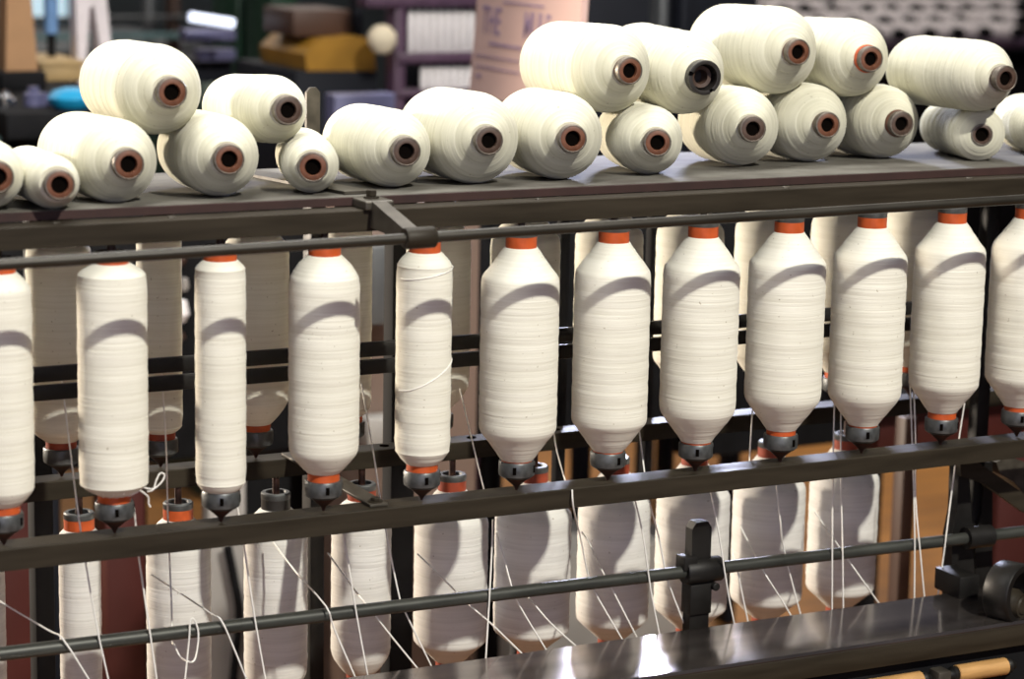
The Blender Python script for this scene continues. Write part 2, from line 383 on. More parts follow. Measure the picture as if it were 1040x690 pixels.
# shelf, tilted 0.05 rad down to the back; top passes z=.349 at y=0
def shelf_z(y): return .349-.05*y
bm = bmesh.new()
y0, y1 = .012, .44
add_prism(bm, [(XL, y0, shelf_z(y0)-.0098), (XL, y0, shelf_z(y0)-.0004), (XL, y0+.002, shelf_z(y0+.002)), (XL, y1, shelf_z(y1)), (XL, y1, shelf_z(y1)-.01)], (XR-XL, 0, 0))
mesh_obj('top_shelf', bm, M['shelf'], fr, smooth=False)
bm = bmesh.new()
add_prism(bm, [(XL, y0-.0015, shelf_z(y0)-.0099), (XL, y0-.0015, shelf_z(y0)-.0012), (XL, y0+.0002, shelf_z(y0)-.0008), (XL, y0+.0002, shelf_z(y0)-.0099)], (XR-XL, 0, 0))
mesh_obj('shelf_edge', bm, M['shelfedge'], fr, smooth=False)
def lrail(name, pts, yf, yb, thick=.004, skirt=.024, m='frame', holes=()):
    """angle-iron rail: top flange plus front skirt. pts = (zL, zR)"""
    zL, zR = pts; bm = bmesh.new(); b = .0012
    def prof(x, z): return [(x, yf, z-skirt), (x, yf, z-b), (x, yf+b, z), (x, yb, z), (x, yb, z-thick), (x, yf+thick, z-thick), (x, yf+thick, z-skirt)]
    A = [bm.verts.new(p) for p in prof(XL, zL)]; B = [bm.verts.new(p) for p in prof(XR, zR)]
    n = len(A)
    for i in range(n): bm.faces.new((A[i], A[(i+1) % n], B[(i+1) % n], B[i]))
    bm.faces.new(A); bm.faces.new(B[::-1])
    return mesh_obj(name, bm, M[m], fr, smooth=False)
tr = lrail('bobbin_rail', (.3365, .3385), -.020, .0125, skirt=.0235)
mr = lrail('bobbin_rail', (-.0002, -.0002), -.0165, .020, skirt=.0235)
rr = lrail('bobbin_rail', (-.0002, -.0002), .243, .276, skirt=.022)
rr2 = lrail('bobbin_rail', (-.3453, -.3453), .232, .268, skirt=.022)
rr3 = lrail('bobbin_rail', (.3215, .3215), .243, .276, skirt=.008)
# holes along the back rail, screw heads along the rails
bm = bmesh.new()
for k in range(-5, 14):
    add_cyl(bm, (.19+.12*k, .262, -.0006), (.19+.12*k, .262, .0004), .006, 16)
mesh_obj('rail_hole', bm, M['hole'], rr)
for k, x in enumerate((.06, .185, .62, .95, 1.22)):
    cyl('screw_head', (x, -.004, .3364+.0008*x), (x, -.004, .3382+.0008*x), .005, M['bracket'], tr, 16, chamfer=.0006)
# guide rod in front
YR = -.13
rp = [onY(u, v, YR) for u, v in ((5, 268), (340, 252), (690, 227.5), (1040, 202))]
sl = (rp[3].z-rp[0].z)/(rp[3].x-rp[0].x); zr = lambda x: rp[0].z+sl*(x-rp[0].x)-.0005
cyl('guide_rod', (XL, YR, zr(XL)), (XR, YR, zr(XR)), .0058, M['rod'], fr, 24)
# bracket that holds the rod, at X about .41
bX = .413
br_bm = bmesh.new()
# hub on the rail
add_box(br_bm, (bX-.016, -.026, .3372), (bX+.018, .03, .3475), .002)
# arm falling forward: prism with side profile in YZ
prof = [(-.005, .3475), (-.026, .347), (-.115, zr(bX)+.0055), (-.13, zr(bX)+.0062), (-.13, zr(bX)-.004), (-.11, zr(bX)-.006), (-.026, .318), (-.0212, .318), (-.0212, .3372), (-.005, .3372)]
add_prism(br_bm, [(bX-.0085, y, z) for y, z in prof], (.017, 0, 0))
bk = mesh_obj('rod_bracket', br_bm, M['bracket'], fr, smooth=False)
bm = bmesh.new(); add_lathe(bm, [(.0056, -.017), (.0108, -.017), (.0115, -.0155), (.0115, .0155), (.0108, .017), (.0056, .017)], 28, axis_mtx((bX, YR, zr(bX)), (1, 0, sl)), closed=True)
mesh_obj('collar', bm, M['frame'], bk)
bm = bmesh.new(); add_cyl(bm, (bX+.001, -.002, .3475), (bX+.001, -.002, .3495), .0085, 24); add_cyl(bm, (bX+.001, -.002, .3495), (bX+.001, -.002, .357), .0062, 6, chamfer=.0008)
mesh_obj('bolt', bm, M['frame'], bk)
bm = bmesh.new(); add_prism(bm, [(bX-.017, .03, shelf_z(.03)+.0005), (bX-.017, .03, shelf_z(.03)+.004), (bX-.017, .40, shelf_z(.40)+.004), (bX-.017, .40, shelf_z(.40)+.0005)], (.034, 0, 0))
mesh_obj('cross_strap', bm, M['bracket'], fr, smooth=False)
# two flat crossbars between the rows
for v0, v1 in (((373.5, 389), (331-10, 0)), ((392.5, 408), (0, 0))):
    zt = onY(35, v0[0], .14).z; zb = onY(35, v0[1], .14).z
    box('crossbar', (XL, .138, zb), (XR, .146, zt), M['black'], fr, .0015)
# arm from the front rail back to the rear rail, with its bolt
aX = onZ(381, 511, .002).x
ar = box('cross_arm', (aX-.011, -.008, .0002), (aX+.011, .262, .0036), M['bracket'], fr, .0008)
bm = bmesh.new(); add_cyl(bm, (aX, .003, .0036), (aX, .003, .0048), .0085, 20); add_cyl(bm, (aX, .003, .0048), (aX, .003, .0085), .0058, 6, chamfer=.0006)
mesh_obj('bolt', bm, M['frame'], ar)
# lower thread rod with its clamp post
YT = .047
tp = [onY(u, v, YT) for u, v in ((5, 664), (350, 624.5), (690, 582), (1040, 540))]
st = (tp[3].z-tp[0].z)/(tp[3].x-tp[0].x); zt_ = lambda x: tp[0].z+st*(x-tp[0].x)
bm = bmesh.new()
add_cyl(bm, (XL, YT, zt_(XL)), (XR, YT, zt_(XR)), .0078, 24)
for x in (.075, .28, .41, .60, .79, 1.0):     # fine joint rings
    add_lathe(bm, [(.0070, -.0006), (.00805, -.0006), (.00805, .0006), (.0070, .0006)], 24, axis_mtx((x, YT, zt_(x)), (1, 0, st)), closed=True)
mesh_obj('thread_rod', bm, M['rod2'], fr)
cp = onY(710, 578, YT)
def rounded_post(bm, x, y, z0, z1, w, d):
    pts = [(x-w, y-d, z0), (x-w, y-d, z1-.008), (x-w*.6, y-d, z1), (x+w*.6, y-d, z1), (x+w, y-d, z1-.008), (x+w, y-d, z0)]
    add_prism(bm, pts, (0, 2*d, 0))
bm = bmesh.new(); rounded_post(bm, cp.x, YT+.004, -.36, onY(710, 530, YT).z, .0138, .008)
post = mesh_obj('clamp_post', bm, M['black'], fr, smooth=False)
bm = bmesh.new()
add_lathe(bm, [(.0078, -.026), (.0145, -.026), (.0158, -.024), (.0158, .024), (.0145, .026), (.0078, .026)], 28, axis_mtx((cp.x+.004, YT, zt_(cp.x)), (1, 0, st)), closed=True)
add_box(bm, (cp.x-.027, YT-.010, zt_(cp.x)+.004), (cp.x-.008, YT+.012, zt_(cp.x)+.021), .0015)
mesh_obj('clamp_collar', bm, M['black'], post)
cyl('clamp_screw', (cp.x+.018, YT-.014, zt_(cp.x)-.020), (cp.x+.018, YT+.004, zt_(cp.x)-.020), .005, M['black'], post, 16, chamfer=.001)
box('post_sleeve', (cp.x-.0155, YT-.0075, zt_(cp.x)-.055), (cp.x+.0155, YT+.0155, zt_(cp.x)-.016), M['black'], post, .002)
# polished roller beam cover
YB = .018
zp = onY(690, 641, YB).z
fe = [onZ(u, v, zp) for u, v in ((690, 681), (1040, 633))]
yf = (fe[0].y+fe[1].y)/2
zb = onY(1040, 655, yf).z
xe = XR
bm = bmesh.new()
add_prism(bm, [(XL, YB, zp-.03), (XL, YB, zp-.001), (XL, YB-.001, zp), (XL, yf+.003, zp), (XL, yf, zp-.003), (XL, yf, zb), (XL, yf+.004, zb), (XL, yf+.004, zp-.03)], (xe-XL, 0, 0))
pl = mesh_obj('roller_beam', bm, M['plate'], fr, smooth=False)
box('beam_front', (XL, yf-.0015, zb), (XR, yf+.001, zp-.0045), M['frame'], fr, .0006)
box('beam_skirt', (XL, yf+.012, zb-.16), (XR, yf+.02, zb-.001), M['blackflat'], fr, .001)
cyl('front_roller', (XL, .04, zp-.085), (XR, .04, zp-.085), .012, M['rod2'], fr, 24)
# upright posts of the frame
def upost(u0, u1, v, Y, z0, z1, m='black', d=.02, name='frame_post'):
    a = onY(u0, v, Y); b = onY(u1, v, Y)
    return box(name, (a.x, Y, z0), (b.x, Y+d, z1), M[m], fr, .003)
upost(315, 330, 600, .30, -1.05, .335, 'black', .03)
upost(396, 420, 600, .34, -1.05, .335, 'blackflat', .03)
upost(36, 56, 600, .34, -1.05, .335, 'blackflat', .03)
upost(1004, 1017, 215, .10, -1.05, .333, 'black', .02)
upost(569, 579, 280, .305, -.1, .335, 'blackflat', .015)
upost(660, 668, 280, .305, -.1, .335, 'blackflat', .015)
# shelf stop behind the small upper spool
a = onY(311.5, 112, .36); b = onY(325, 112, .36); zt2 = onY(318, 89, .36).z
bm = bmesh.new()
add_prism(bm, [(a.x, .36, shelf_z(.36)), (a.x, .36, zt2-.006), (a.x+.005, .36, zt2), (b.x-.005, .36, zt2), (b.x, .36, zt2-.006), (b.x, .36, shelf_z(.36))], (0, .006, 0))
mesh_obj('shelf_stop', bm, M['bracket'], fr, smooth=False)
# end bracket at the right: two legs, diagonal arm, lever, foot block, pulley
YE = .06
def px_poly(pts, Y): return [onY(u, v, Y) for u, v in pts]
bm = bmesh.new()
add_prism(bm, px_poly([(974, 470), (984, 470), (988, 545), (991, 610), (966, 610), (967, 545), (972, 520)], YE), (0, .02, 0))
add_prism(bm, px_poly([(1000, 470), (1008, 470), (1008, 605), (990, 605), (991, 545), (997, 520)], YE+.035), (0, .02, 0))
eb = mesh_obj('end_bracket', bm, M['black'], fr, smooth=False)
bm = bmesh.new()
add_prism(bm, px_poly([(975, 470), (992, 469), (1045, 505), (1060, 530), (1042, 522), (1000, 492), (976, 484)], YE-.012), (0, .012, 0))
mesh_obj('bracket_arm', bm, M['frame'], eb, smooth=False)
bm = bmesh.new()
add_prism(bm, px_poly([(1012, 470), (1024, 463), (1042, 470), (1064, 492), (1064, 520), (1044, 508), (1030, 490), (1016, 482)], YE+.03), (0, .03, 0))
mesh_obj('lever', bm, M['bracket'], eb, smooth=False)
bm = bmesh.new()
p = onY(980, 597, .0)
add_box(bm, (p.x-.016, -.01, zp-.0005), (p.x+.016, .045, p.z+.018), .003)
add_lathe(bm, [(.0078, -.02), (.0145, -.02), (.0145, .02), (.0078, .02)], 24, axis_mtx((onY(993, 546, YT).x, YT, zt_(1.28)), (1, 0, st)), closed=True)
mesh_obj('bracket_foot', bm, M['black'], eb)
pc = onY(1027, 603, -.09)
bm = bmesh.new(); add_lathe(bm, [(.030, -.018), (.038, -.018), (.040, -.015), (.040, .015), (.038, .018), (.030, .018)], 48, axis_mtx(pc, (.35, -1, .05)), closed=True)
pu = mesh_obj('pulley', bm, M['black'], fr)
bm = bmesh.new(); add_lathe(bm, [(0, -.013), (.01, -.013), (.012, -.011), (.0145, -.011), (.017, -.004), (.020, 0), (.020, .012), (0, .012)], 32, axis_mtx(pc+Vector((.004, -.004, -.014)), (-.35, 1, -.05)))
mesh_obj('pulley_hub', bm, M['frame'], pu)

# wooden clearer rollers under the beam
def wroller(u0, u1, v, Y, label, r=.0108):
    a = onY(u0, v, Y); b = onY(u1, v-(u1-u0)*.135, Y); z = (a.z+b.z)/2
    e = empty('wooden_roller', (a.x, Y, z), label, 'roller', 'wooden rollers under the polished beam')
    cyl('roller', (a.x, Y, z), (b.x, Y, z), r, M['wood'], e, 28, chamfer=.001)
    for x, s in ((a.x, -1), (b.x, 1)):
        bm = bmesh.new(); add_lathe(bm, [(0, 0), (.0085, 0), (.0095, .002), (.0095, .006), (.007, .008), (.005, .014), (0, .014)], 24, axis_mtx((x, Y, z), (s, 0, 0)))
        mesh_obj('end_cap', bm, M['black'], e)
    return e
yw = yf+.004
ra = wroller(971, 1021, 684, yw, 'short wooden roller under the right end of the polished beam')
rb = wroller(858, 935, 702, yw, 'wooden roller at the bottom edge of the photo, left of the metal bearing')
pb = onY(954, 690, yw)
box('roller_bearing', (pb.x-.010, yw-.012, pb.z-.04), (pb.x+.010, yw+.012, pb.z+.013), M['bracket'], fr, .003)

# ------------------------------------------------------------------ threads
FRN, BEH = YT-.0098, YT+.0105
TH = [  # polylines (u, v, Y), label
 ([(61, 371, .19), (71, 455, .10), (82, 540, FRN), (97, 630, FRN), (110, 690, FRN)], 'thread coming down past the thin orange-necked lower bobbin at the left'),
 ([(163, 365, .19), (168.5, 450, .17), (170.5, 525, .165), (174, 610, .12), (175, 650, .075), (177, 655, .06), (183, 667, .055), (193.5, 673, FRN-.004), (199, 667, FRN-.002), (201.5, 645, FRN), (198, 631, FRN), (193.5, 630, FRN), (192, 650, FRN), (188, 690, FRN)], 'thread hanging in a loose loop over the lower rod'),
 ([(136, 515, .03), (141, 565, FRN), (146, 600, FRN), (153, 648, FRN), (159, 690, FRN)], 'thread at the left edge of the bobbin with pointed shoulders'),
 ([(-12, 603, .14), (9.4, 617, .12), (50, 641, .06), (64, 649.5, FRN), (90, 690, FRN)], 'leftmost thread bending over the lower rod'),
 ([(154, 584, .2), (185, 604, .14), (215, 624, BEH), (225, 631, FRN), (238, 660, FRN), (251, 692, FRN)], 'thread bending over the rod just right of the loose loop'),
 ([(241, 514, .04), (247.5, 553, FRN), (251.5, 580, FRN), (259.5, 633, FRN), (269.5, 690, FRN)], 'taut thread in front of the dark-capped lower bobbin'),
 ([(276, 549, .2), (301, 582, .14), (331, 616, FRN), (339, 638, FRN), (361.5, 690, FRN)], 'thread crossing the dark-capped bobbin aslant and bending at the rod'),
 ([(347, 530, .035), (350, 553, FRN), (354.5, 577, FRN), (363, 630, FRN), (374.5, 692, FRN)], 'bright thread down the middle of the lower bobbin left of the dark gap'),
 ([(333, 562, .2), (359, 598, .13), (372, 614, BEH), (397, 646, BEH), (428, 684, BEH)], 'slanting thread passing behind the rod, lower left of the dark gap'),
 ([(367, 390, .19), (380, 465, .12), (386, 505, .09), (393, 545, BEH+.01), (405.5, 606, BEH), (412, 623, BEH), (441, 683, BEH)], 'long thread running through the dark gap from the back row'),
 ([(424, 563, .19), (456, 594, .13), (478, 616, BEH), (498, 633, BEH), (534, 668, BEH)], 'slanting thread across the first full lower bobbin'),
 ([(500.5, 528, .03), (499.5, 560, FRN), (497.5, 600, FRN), (493, 676, FRN)], 'straight thread between the first two full lower bobbins'),
 ([(504, 540, .1), (511.5, 566, .08), (518.5, 592, BEH), (525, 611, BEH), (558, 666, BEH)], 'steep thread behind the rod across the second full lower bobbin'),
 ([(527, 596, .12), (545, 617, BEH), (563, 637, BEH), (590, 661, BEH)], 'short flat thread at the foot of the second full lower bobbin'),
 ([(581, 497.5, -.0185), (582.5, 516.5, -.0185), (589, 544, .03), (597, 584, BEH), (603, 600, BEH), (635, 655, BEH)], 'thread crossing in front of the middle rail and then behind the rod'),
 ([(591, 541, .19), (599, 553, .16), (611, 579, .1), (621, 597.5, BEH), (649, 652, BEH)], 'thread with a kink across the lower bobbin second left of the clamp post'),
 ([(643, 500, .03), (653, 544, FRN), (661, 600, FRN), (671, 651, FRN)], 'bright taut thread a little left of the clamp post'),
 ([(660, 512, .04), (669, 546, BEH), (675, 577, BEH), (679, 593, BEH), (699, 645, BEH)], 'thread passing behind the rod right beside the clamp post on its left'),
 ([(721, 495, .03), (730, 542, .03), (739, 600, FRN-.0085), (747, 640, FRN-.005)], 'bright thread crossing in front of the clamp collar'),
 ([(752, 535, .2), (765, 561, .15), (775, 580, BEH), (794, 610, BEH), (807, 632, BEH)], 'faint thread slanting over the lower bobbin right of the clamp post'),
 ([(744, 562, .08), (749.5, 582, BEH), (753, 600, BEH), (761, 638, BEH)], 'thread appearing from behind the clamp collar on its right'),
 ([(787, 480, .05), (792.6, 530, .04), (796.5, 560, BEH), (814.5, 630, BEH)], 'steep thread down the right side of the lower bobbin right of the clamp post'),
 ([(847.5, 405, .04), (846.5, 450, .035), (845.5, 520, FRN), (845, 625, FRN)], 'left one of two parallel upright threads in front of the rightmost lower bobbin'),
 ([(854, 415, .04), (854, 487, .035), (855.5, 545, FRN), (856.5, 625, FRN)], 'right one of two parallel upright threads in front of the rightmost lower bobbin'),
 ([(827, 520, .19), (840, 538, .15), (860, 567, BEH), (894, 615, BEH)], 'thread slanting to the right off the rightmost lower bobbin'),
 ([(924, 387, .05), (926.5, 451, .04), (928.6, 520, FRN), (929, 560, FRN), (928.5, 614, FRN)], 'left one of the pair of upright threads against the brown floor'),
 ([(928, 394, .05), (930, 451, .042), (929.8, 505, FRN), (934.5, 560, FRN), (939.5, 614, FRN)], 'right one of the pair of upright threads against the brown floor'),
 ([(979.5, 410, .02), (974, 446, .028), (970, 473, .03), (959, 560, FRN), (951.5, 612, FRN)], 'rightmost thread, leaning, beside the end bracket'),
 ([(467, 395, .17), (479, 446, .1), (492, 499, .04)], 'thread between the slim bracket bobbin and the first full front bobbin'),
 ([(562.5, 440, .1), (566, 460, .08), (575, 492, .03)], 'short upper thread right of the first full front bobbin'),
 ([(648.5, 432, .1), (655, 483, .03)], 'short upper thread right of the second full front bobbin'),
 ([(764.5, 410, .08), (761, 470, .03)], 'short upper thread between the third and fourth full front bobbins'),
]
def extend(pl):
    (u0, v0, y0_), (u1, v1, y1_) = pl[-2:]
    if v1 > 600:
        k = 40/max(20, abs(v1-v0)); return pl+[(u1+(u1-u0)*k, v1+(v1-v0)*k, y1_)]
    return pl
for pl_, lab in TH:
    pts = [onY(u, v, y) for u, v, y in extend(pl_)]
    bm = bmesh.new(); add_tube(bm, smooth_pts(pts, 5) if len(pts) > 6 else smooth_pts(pts, 3), .00105, 6)
    tag(mesh_obj('yarn_thread', bm, M['thread']), lab, 'thread', 'threads running down to the rollers')

# ------------------------------------------------------------------ setting
def floor_mat():
    m, nt, b = new_mat('wood_plank_floor')
    tc = nt.nodes.new('ShaderNodeTexCoord')
    br = nt.nodes.new('ShaderNodeTexBrick'); br.inputs['Scale'].default_value = 1
    br.inputs['Color1'].default_value = (.27, .12, .026, 1); br.inputs['Color2'].default_value = (.22, .095, .02, 1); br.inputs['Mortar'].default_value = (.08, .04, .02, 1)
    br.inputs['Brick Width'].default_value = 2.2; br.inputs['Row Height'].default_value = .12; br.inputs['Mortar Size'].default_value = .004
    nt.links.new(tc.outputs['Object'], br.inputs['Vector'])
    n = nt.nodes.new('ShaderNodeTexNoise'); n.inputs['Scale'].default_value = 1.3; n.inputs['Detail'].default_value = 6
    nt.links.new(tc.outputs['Object'], n.inputs['Vector'])
    r = nt.nodes.new('ShaderNodeValToRGB'); r.color_ramp.elements[0].position = .35; r.color_ramp.elements[1].position = .7
    r.color_ramp.elements[0].color = (.45, .42, .4, 1); r.color_ramp.elements[1].color = (1, 1, 1, 1)
    nt.links.new(n.outputs['Fac'], r.inputs['Fac'])
    mm = nt.nodes.new('ShaderNodeMix'); mm.data_type = 'RGBA'; mm.blend_type = 'MULTIPLY'; mm.inputs['Factor'].default_value = 1
    nt.links.new(br.outputs['Color'], mm.inputs['A']); nt.links.new(r.outputs['Color'], mm.inputs['B']); nt.links.new(mm.outputs['Result'], b.inputs['Base Color'])
    b.inputs['Roughness'].default_value = .45
    return m
FZ = -1.05
def struct(name, lo, hi, m):
    bm = bmesh.new(); add_box(bm, lo, hi); o = mesh_obj(name, bm, m, smooth=False); o['kind'] = 'structure'; return o
WALL = mat('mill_wall', (.055, .07, .075), .8, var=.3, scale=3)
struct('floor', (-9, -8, FZ-.1), (14, 11.2, FZ), floor_mat())
struct('wall_back', (-9, 11, FZ), (14, 11.2, 3.2), WALL)
struct('wall_left', (-9.2, -8, FZ), (-9, 11.2, 3.2), WALL)
struct('wall_right', (14, -8, FZ), (14.2, 11.2, 3.2), WALL)

# ------------------------------------------------------------------ background of the mill
C = lambda *c: c
B = dict(
    dulltan=mat('bg_dull_tan', (.17, .115, .09), .6, var=.2, scale=4), tan=mat('bg_tan_wood', (.36, .20, .095), .55, var=.25, scale=6), black=M['blackflat'], white=mat('bg_white_paint', (.72, .66, .68), .5, var=.05),
    box=mat('bg_straw_box', (.42, .29, .13), .6, var=.3, scale=8), blue=mat('bg_blue_metal', (.16, .30, .55), .35, .2, var=.1), teal=mat('bg_teal_paint', (.08, .15, .16), .45, var=.3, scale=5),
    turq=mat('bg_turquoise_plastic', (.01, .28, .52), .35, var=.1), chrome=mat('bg_chrome', (.6, .6, .62), .15, 1, var=.1), lav=mat('bg_lavender_metal', (.11, .11, .20), .35, .3, var=.4, scale=6),
    green=mat('bg_green_paint', (.006, .03, .015), .4, var=.4, scale=5), ochre=mat('bg_ochre_cover', (.30, .15, .015), .45, var=.35, scale=5),
    brown=mat('bg_dark_brown', (.05, .022, .012), .5, var=.4, scale=5), cream=mat('bg_cream_cotton', (.62, .54, .40), .85, var=.1), violet=mat('bg_violet_paint', (.07, .035, .065), .45, var=.2),
    red=mat('bg_dark_red_paint', (.055, .010, .008), .45, var=.3, scale=4), pale=mat('bg_pale_panel', (.33, .31, .29), .5, var=.2, scale=4),
    pink=mat('bg_pink_board', (.56, .38, .34), .7, var=.06, scale=3), ink=mat('bg_board_ink', (.26, .18, .28), .8, var=.1),
    bobfar=mat('bg_far_yarn', (.62, .57, .56), .9, var=.08), bob=mat('bg_white_yarn', (.78, .74, .74), .9, var=.05), night=mat('bg_blue_black', (.007, .008, .012), .6, var=.4, scale=3, spec=.15), grey=mat('bg_grey_metal', (.10, .105, .11), .4, .4, var=.3, scale=6),
    glass=emit('bg_window_light', (.55, .75, .85), .9), streak=emit('bg_light_streak', (.75, .82, 1), 1.6),
)
def pbox(name, u0, v0, u1, v1, Y, th, m, parent=None, to_floor=False, bevel=.004, vt=None):
    vm = (v0+v1)/2; um = (u0+u1)/2
    x0, x1 = onY(u0, vm, Y).x, onY(u1, vm, Y).x; zt_, zb_ = onY(um, v0, Y).z, onY(um, v1, Y).z
    if to_floor: zb_ = FZ
    return box(name, (x0, Y, zb_), (x1, Y+th, zt_), B[m], parent, bevel)
def root(name, u, v, Y, label, cat, group=None):
    p = onY(u, v, Y); return empty(name, (p.x, Y, FZ), label, cat, group)

# left bench with things on it
YBN = 2.6
zbench = onY(30, 98, YBN).z
e = empty('workbench', (onY(30, 98, YBN).x, YBN, FZ), 'black workbench in the blurred background at the upper left', 'bench')
xa, xb = onY(-40, 98, YBN).x, onY(118, 98, YBN).x
box('bench_top', (xa, YBN-.35, zbench-.05), (xb, YBN+.6, zbench), B['black'], e)
for x in (xa+.05, xb-.1):
    for y in (YBN-.3, YBN+.5): box('leg', (x, y, FZ), (x+.06, y+.06, zbench-.05), B['black'], e)
box('shelf_panel', (xa+.1, YBN+.3, FZ+.2), (xb-.1, YBN+.33, zbench-.2), B['brown'], e)
def on_bench(name, u0, v0, u1, m, label, cat, Y=YBN, th=.1, z=None):
    vm = v0+20; x0, x1 = onY(u0, vm, Y).x, onY(u1, vm, Y).x; zt_ = onY((u0+u1)/2, v0, Y).z
    return tag(box(name, (x0, Y, zbench), (x1, Y+th, zt_), B[m], None, .006), label, cat)
e = empty('wooden_post', (onY(24, 70, 2.75).x, 2.75, zbench), 'upright tan wooden post on a black foot standing on the background bench', 'post')
x0, x1 = onY(7, 40, 2.75).x, onY(38, 40, 2.75).x; zf = onY(22, 72, 2.75).z; zt0 = onY(22, -60, 2.75).z
bm = bmesh.new(); add_prism(bm, [(x0-.004, 2.75, zf), (x0+.006, 2.75, zt0), (x1-.02, 2.75, zt0), (x1, 2.75, zf)], (0, .07, 0)); mesh_obj('shaft', bm, B['tan'], e, smooth=False)
box('foot', (x0-.02, 2.73, zbench), (x1+.015, 2.85, zf), B['black'], e, .008)
x0, x1 = onY(43, 75, 2.95).x, onY(84, 75, 2.95).x; zt0 = onY(60, 62, 2.95).z
e = empty('straw_box', ((x0+x1)/2, 2.95, zbench), 'straw coloured box on the background bench between post and white stand', 'box')
box('box_body', (x0, 2.95, zbench), (x1, 3.2, zt0-.012), B['box'], e); box('lid', (x0-.006, 2.945, zt0-.012), (x1+.006, 3.206, zt0), B['box'], e, .003)
# white A-shaped stand
Yw = 3.0
e = empty('a_frame_stand', (onY(92, 60, Yw).x, Yw, zbench), 'white A-shaped stand behind the leftmost upper spool', 'stand')
bm = bmesh.new(); P = lambda u, v: onY(u, v, Yw)
add_prism(bm, [P(76, -30), P(90, -30), P(91, 10), P(86, 92), P(80, 92)], (0, .05, 0)); mesh_obj('leg', bm, B['white'], e, smooth=False)
bm = bmesh.new(); add_prism(bm, [P(96, 10), P(95, -30), P(105, -30), P(118, 92), P(108, 92)], (0, .05, 0)); mesh_obj('leg', bm, B['white'], e, smooth=False)
bm = bmesh.new(); add_prism(bm, [P(89, -30), P(97, -30), P(97, 6), P(90, 8)], (0, .04, 0)); mesh_obj('crosspiece', bm, B['white'], e, smooth=False)
e = empty('blue_clamp', (onY(52, 40, 2.9).x, 2.9, zbench), 'light blue tube on a black stem behind the tan post', 'clamp')
a = onY(52, 34, 3.08); cyl('tube', a, a+Vector((0, 0, .3)), .016, B['blue'], e); cyl('stem', (a.x, a.y, zbench), a, .010, B['black'], e)
c0 = onY(70, 107, 2.3)
bm = bmesh.new(); add_lathe(bm, [(0, 0), (.03, .0), (.042, .02), (.046, .045), (.036, .072), (.016, .085), (.0, .087)], 28, Matrix.Translation((c0.x+.012, 2.32, zbench)) @ Matrix.Diagonal((1.05, 1.05, .5, 1)))
tag(mesh_obj('turquoise_bag', bm, B['turq']), 'bright turquoise rounded bundle peeking out behind the left heap of spools', 'bundle')
for i, (u, v, w) in enumerate(((4, 96, 10), (10, 102, 7), (34, 97, 12), (46, 103, 8))):
    p = onY(u, v, 2.4); bm = bmesh.new(); r = w/620
    add_lathe(bm, [(0, 0), (r, 0), (r, r*1.3), (r*.6, r*1.5), (r*.6, r*2), (0, r*2)], 20, Matrix.Translation((p.x, 2.4, zbench)))
    tag(mesh_obj('metal_fitting', bm, B['chrome'] if i < 2 else B['lav']), ['bright chrome fitting at the left end of the background bench', 'small chrome fitting next to the left bench end', 'lavender grey fitting in front of the straw box', 'small dull fitting on the bench in front of the spool heap'][i], 'fitting')
# teal machine with rails behind the bench
e = root('teal_machine', 100, 40, 5.2, 'dull teal machine with horizontal rails far behind the bench', 'machine')
pbox('body', -40, 44, 206, 90, 5.4, .8, 'grey', e, True); pbox('rail', -40, 35, 208, 41, 5.2, .06, 'teal', e); pbox('rail', -40, 17, 208, 20, 5.25, .05, 'grey', e)
pbox('upright', 176, -40, 183, 44, 5.3, .08, 'brown', e, True); pbox('upright', -8, -40, 0, 44, 5.3, .08, 'teal', e, True); pbox('upright', 150, -40, 158, 44, 5.35, .06, 'grey', e, True)
o = pbox('window_1', -30, -80, 68, 20, 10.9, .08, 'glass'); o['kind'] = 'structure'
o = pbox('window_2', 254, -60, 287, 17, 10.9, .08, 'glass'); o['kind'] = 'structure'
# green machine
e = root('green_machine', 250, 60, 3.4, 'dark green painted machine behind the smaller upper spool of the left heap', 'machine')
pbox('body', 205, 82, 300, 200, 3.9, .6, 'green', e, True); pbox('column', 240, -60, 258, 90, 4.1, .2, 'green', e); pbox('column', 276, -60, 302, 90, 3.85, .2, 'green', e)
pbox('panel', 188, 30, 240, 42, 3.5, .05, 'lav', e); pbox('panel', 203, 50, 240, 62, 3.55, .05, 'lav', e); pbox('apron', 190, 62, 236, 84, 3.6, .3, 'night', e)
a, b = onY(193, 17, 3.4), onY(237, 24, 3.4); cyl('light_streak', a, b, .012, B['streak'], e)  # glowing cylinder drawn for the reflected streak of a tube light
bm = bmesh.new(); add_lathe(bm, [(.012, 0), (.018, 0), (.018, .02), (.012, .02)], 24, axis_mtx(onY(256, 71, 3.4), (0, 1, 0)), closed=True); mesh_obj('gauge_ring', bm, B['lav'], e)
# ochre machine
e = root('ochre_machine', 335, 60, 3.0, 'brown machine with an ochre yellow cover in the background', 'machine')
bm = bmesh.new(); add_prism(bm, [onY(u, v, 3.0) for u, v in ((310, 55), (326, 40), (360, 36), (380, 40), (382, 72), (312, 72))], (0, .3, 0)); mesh_obj('cover', bm, B['ochre'], e, smooth=False)
pbox('body', 300, 72, 384, 200, 3.0, .4, 'night', e, True); pbox('hood', 298, 10, 356, 37, 3.05, .2, 'brown', e); pbox('column', 362, -30, 369, 74, 3.05, .05, 'night', e)
pbox('side_panel', 340, 96, 402, 118, 2.6, .06, 'lav', e, True)
for i, (u, v, r) in enumerate(((388, 40, 17),)):
    p = onY(u, v, 2.9); s = r/480
    bm = bmesh.new(); add_lathe(bm, [(0, -s), (s*.6, -s*.85), (s, -s*.2), (s*.95, s*.4), (s*.5, s*.9), (0, s)], 24, Matrix.Translation(p))
    o = mesh_obj('cotton_ball', bm, B['cream'], e)
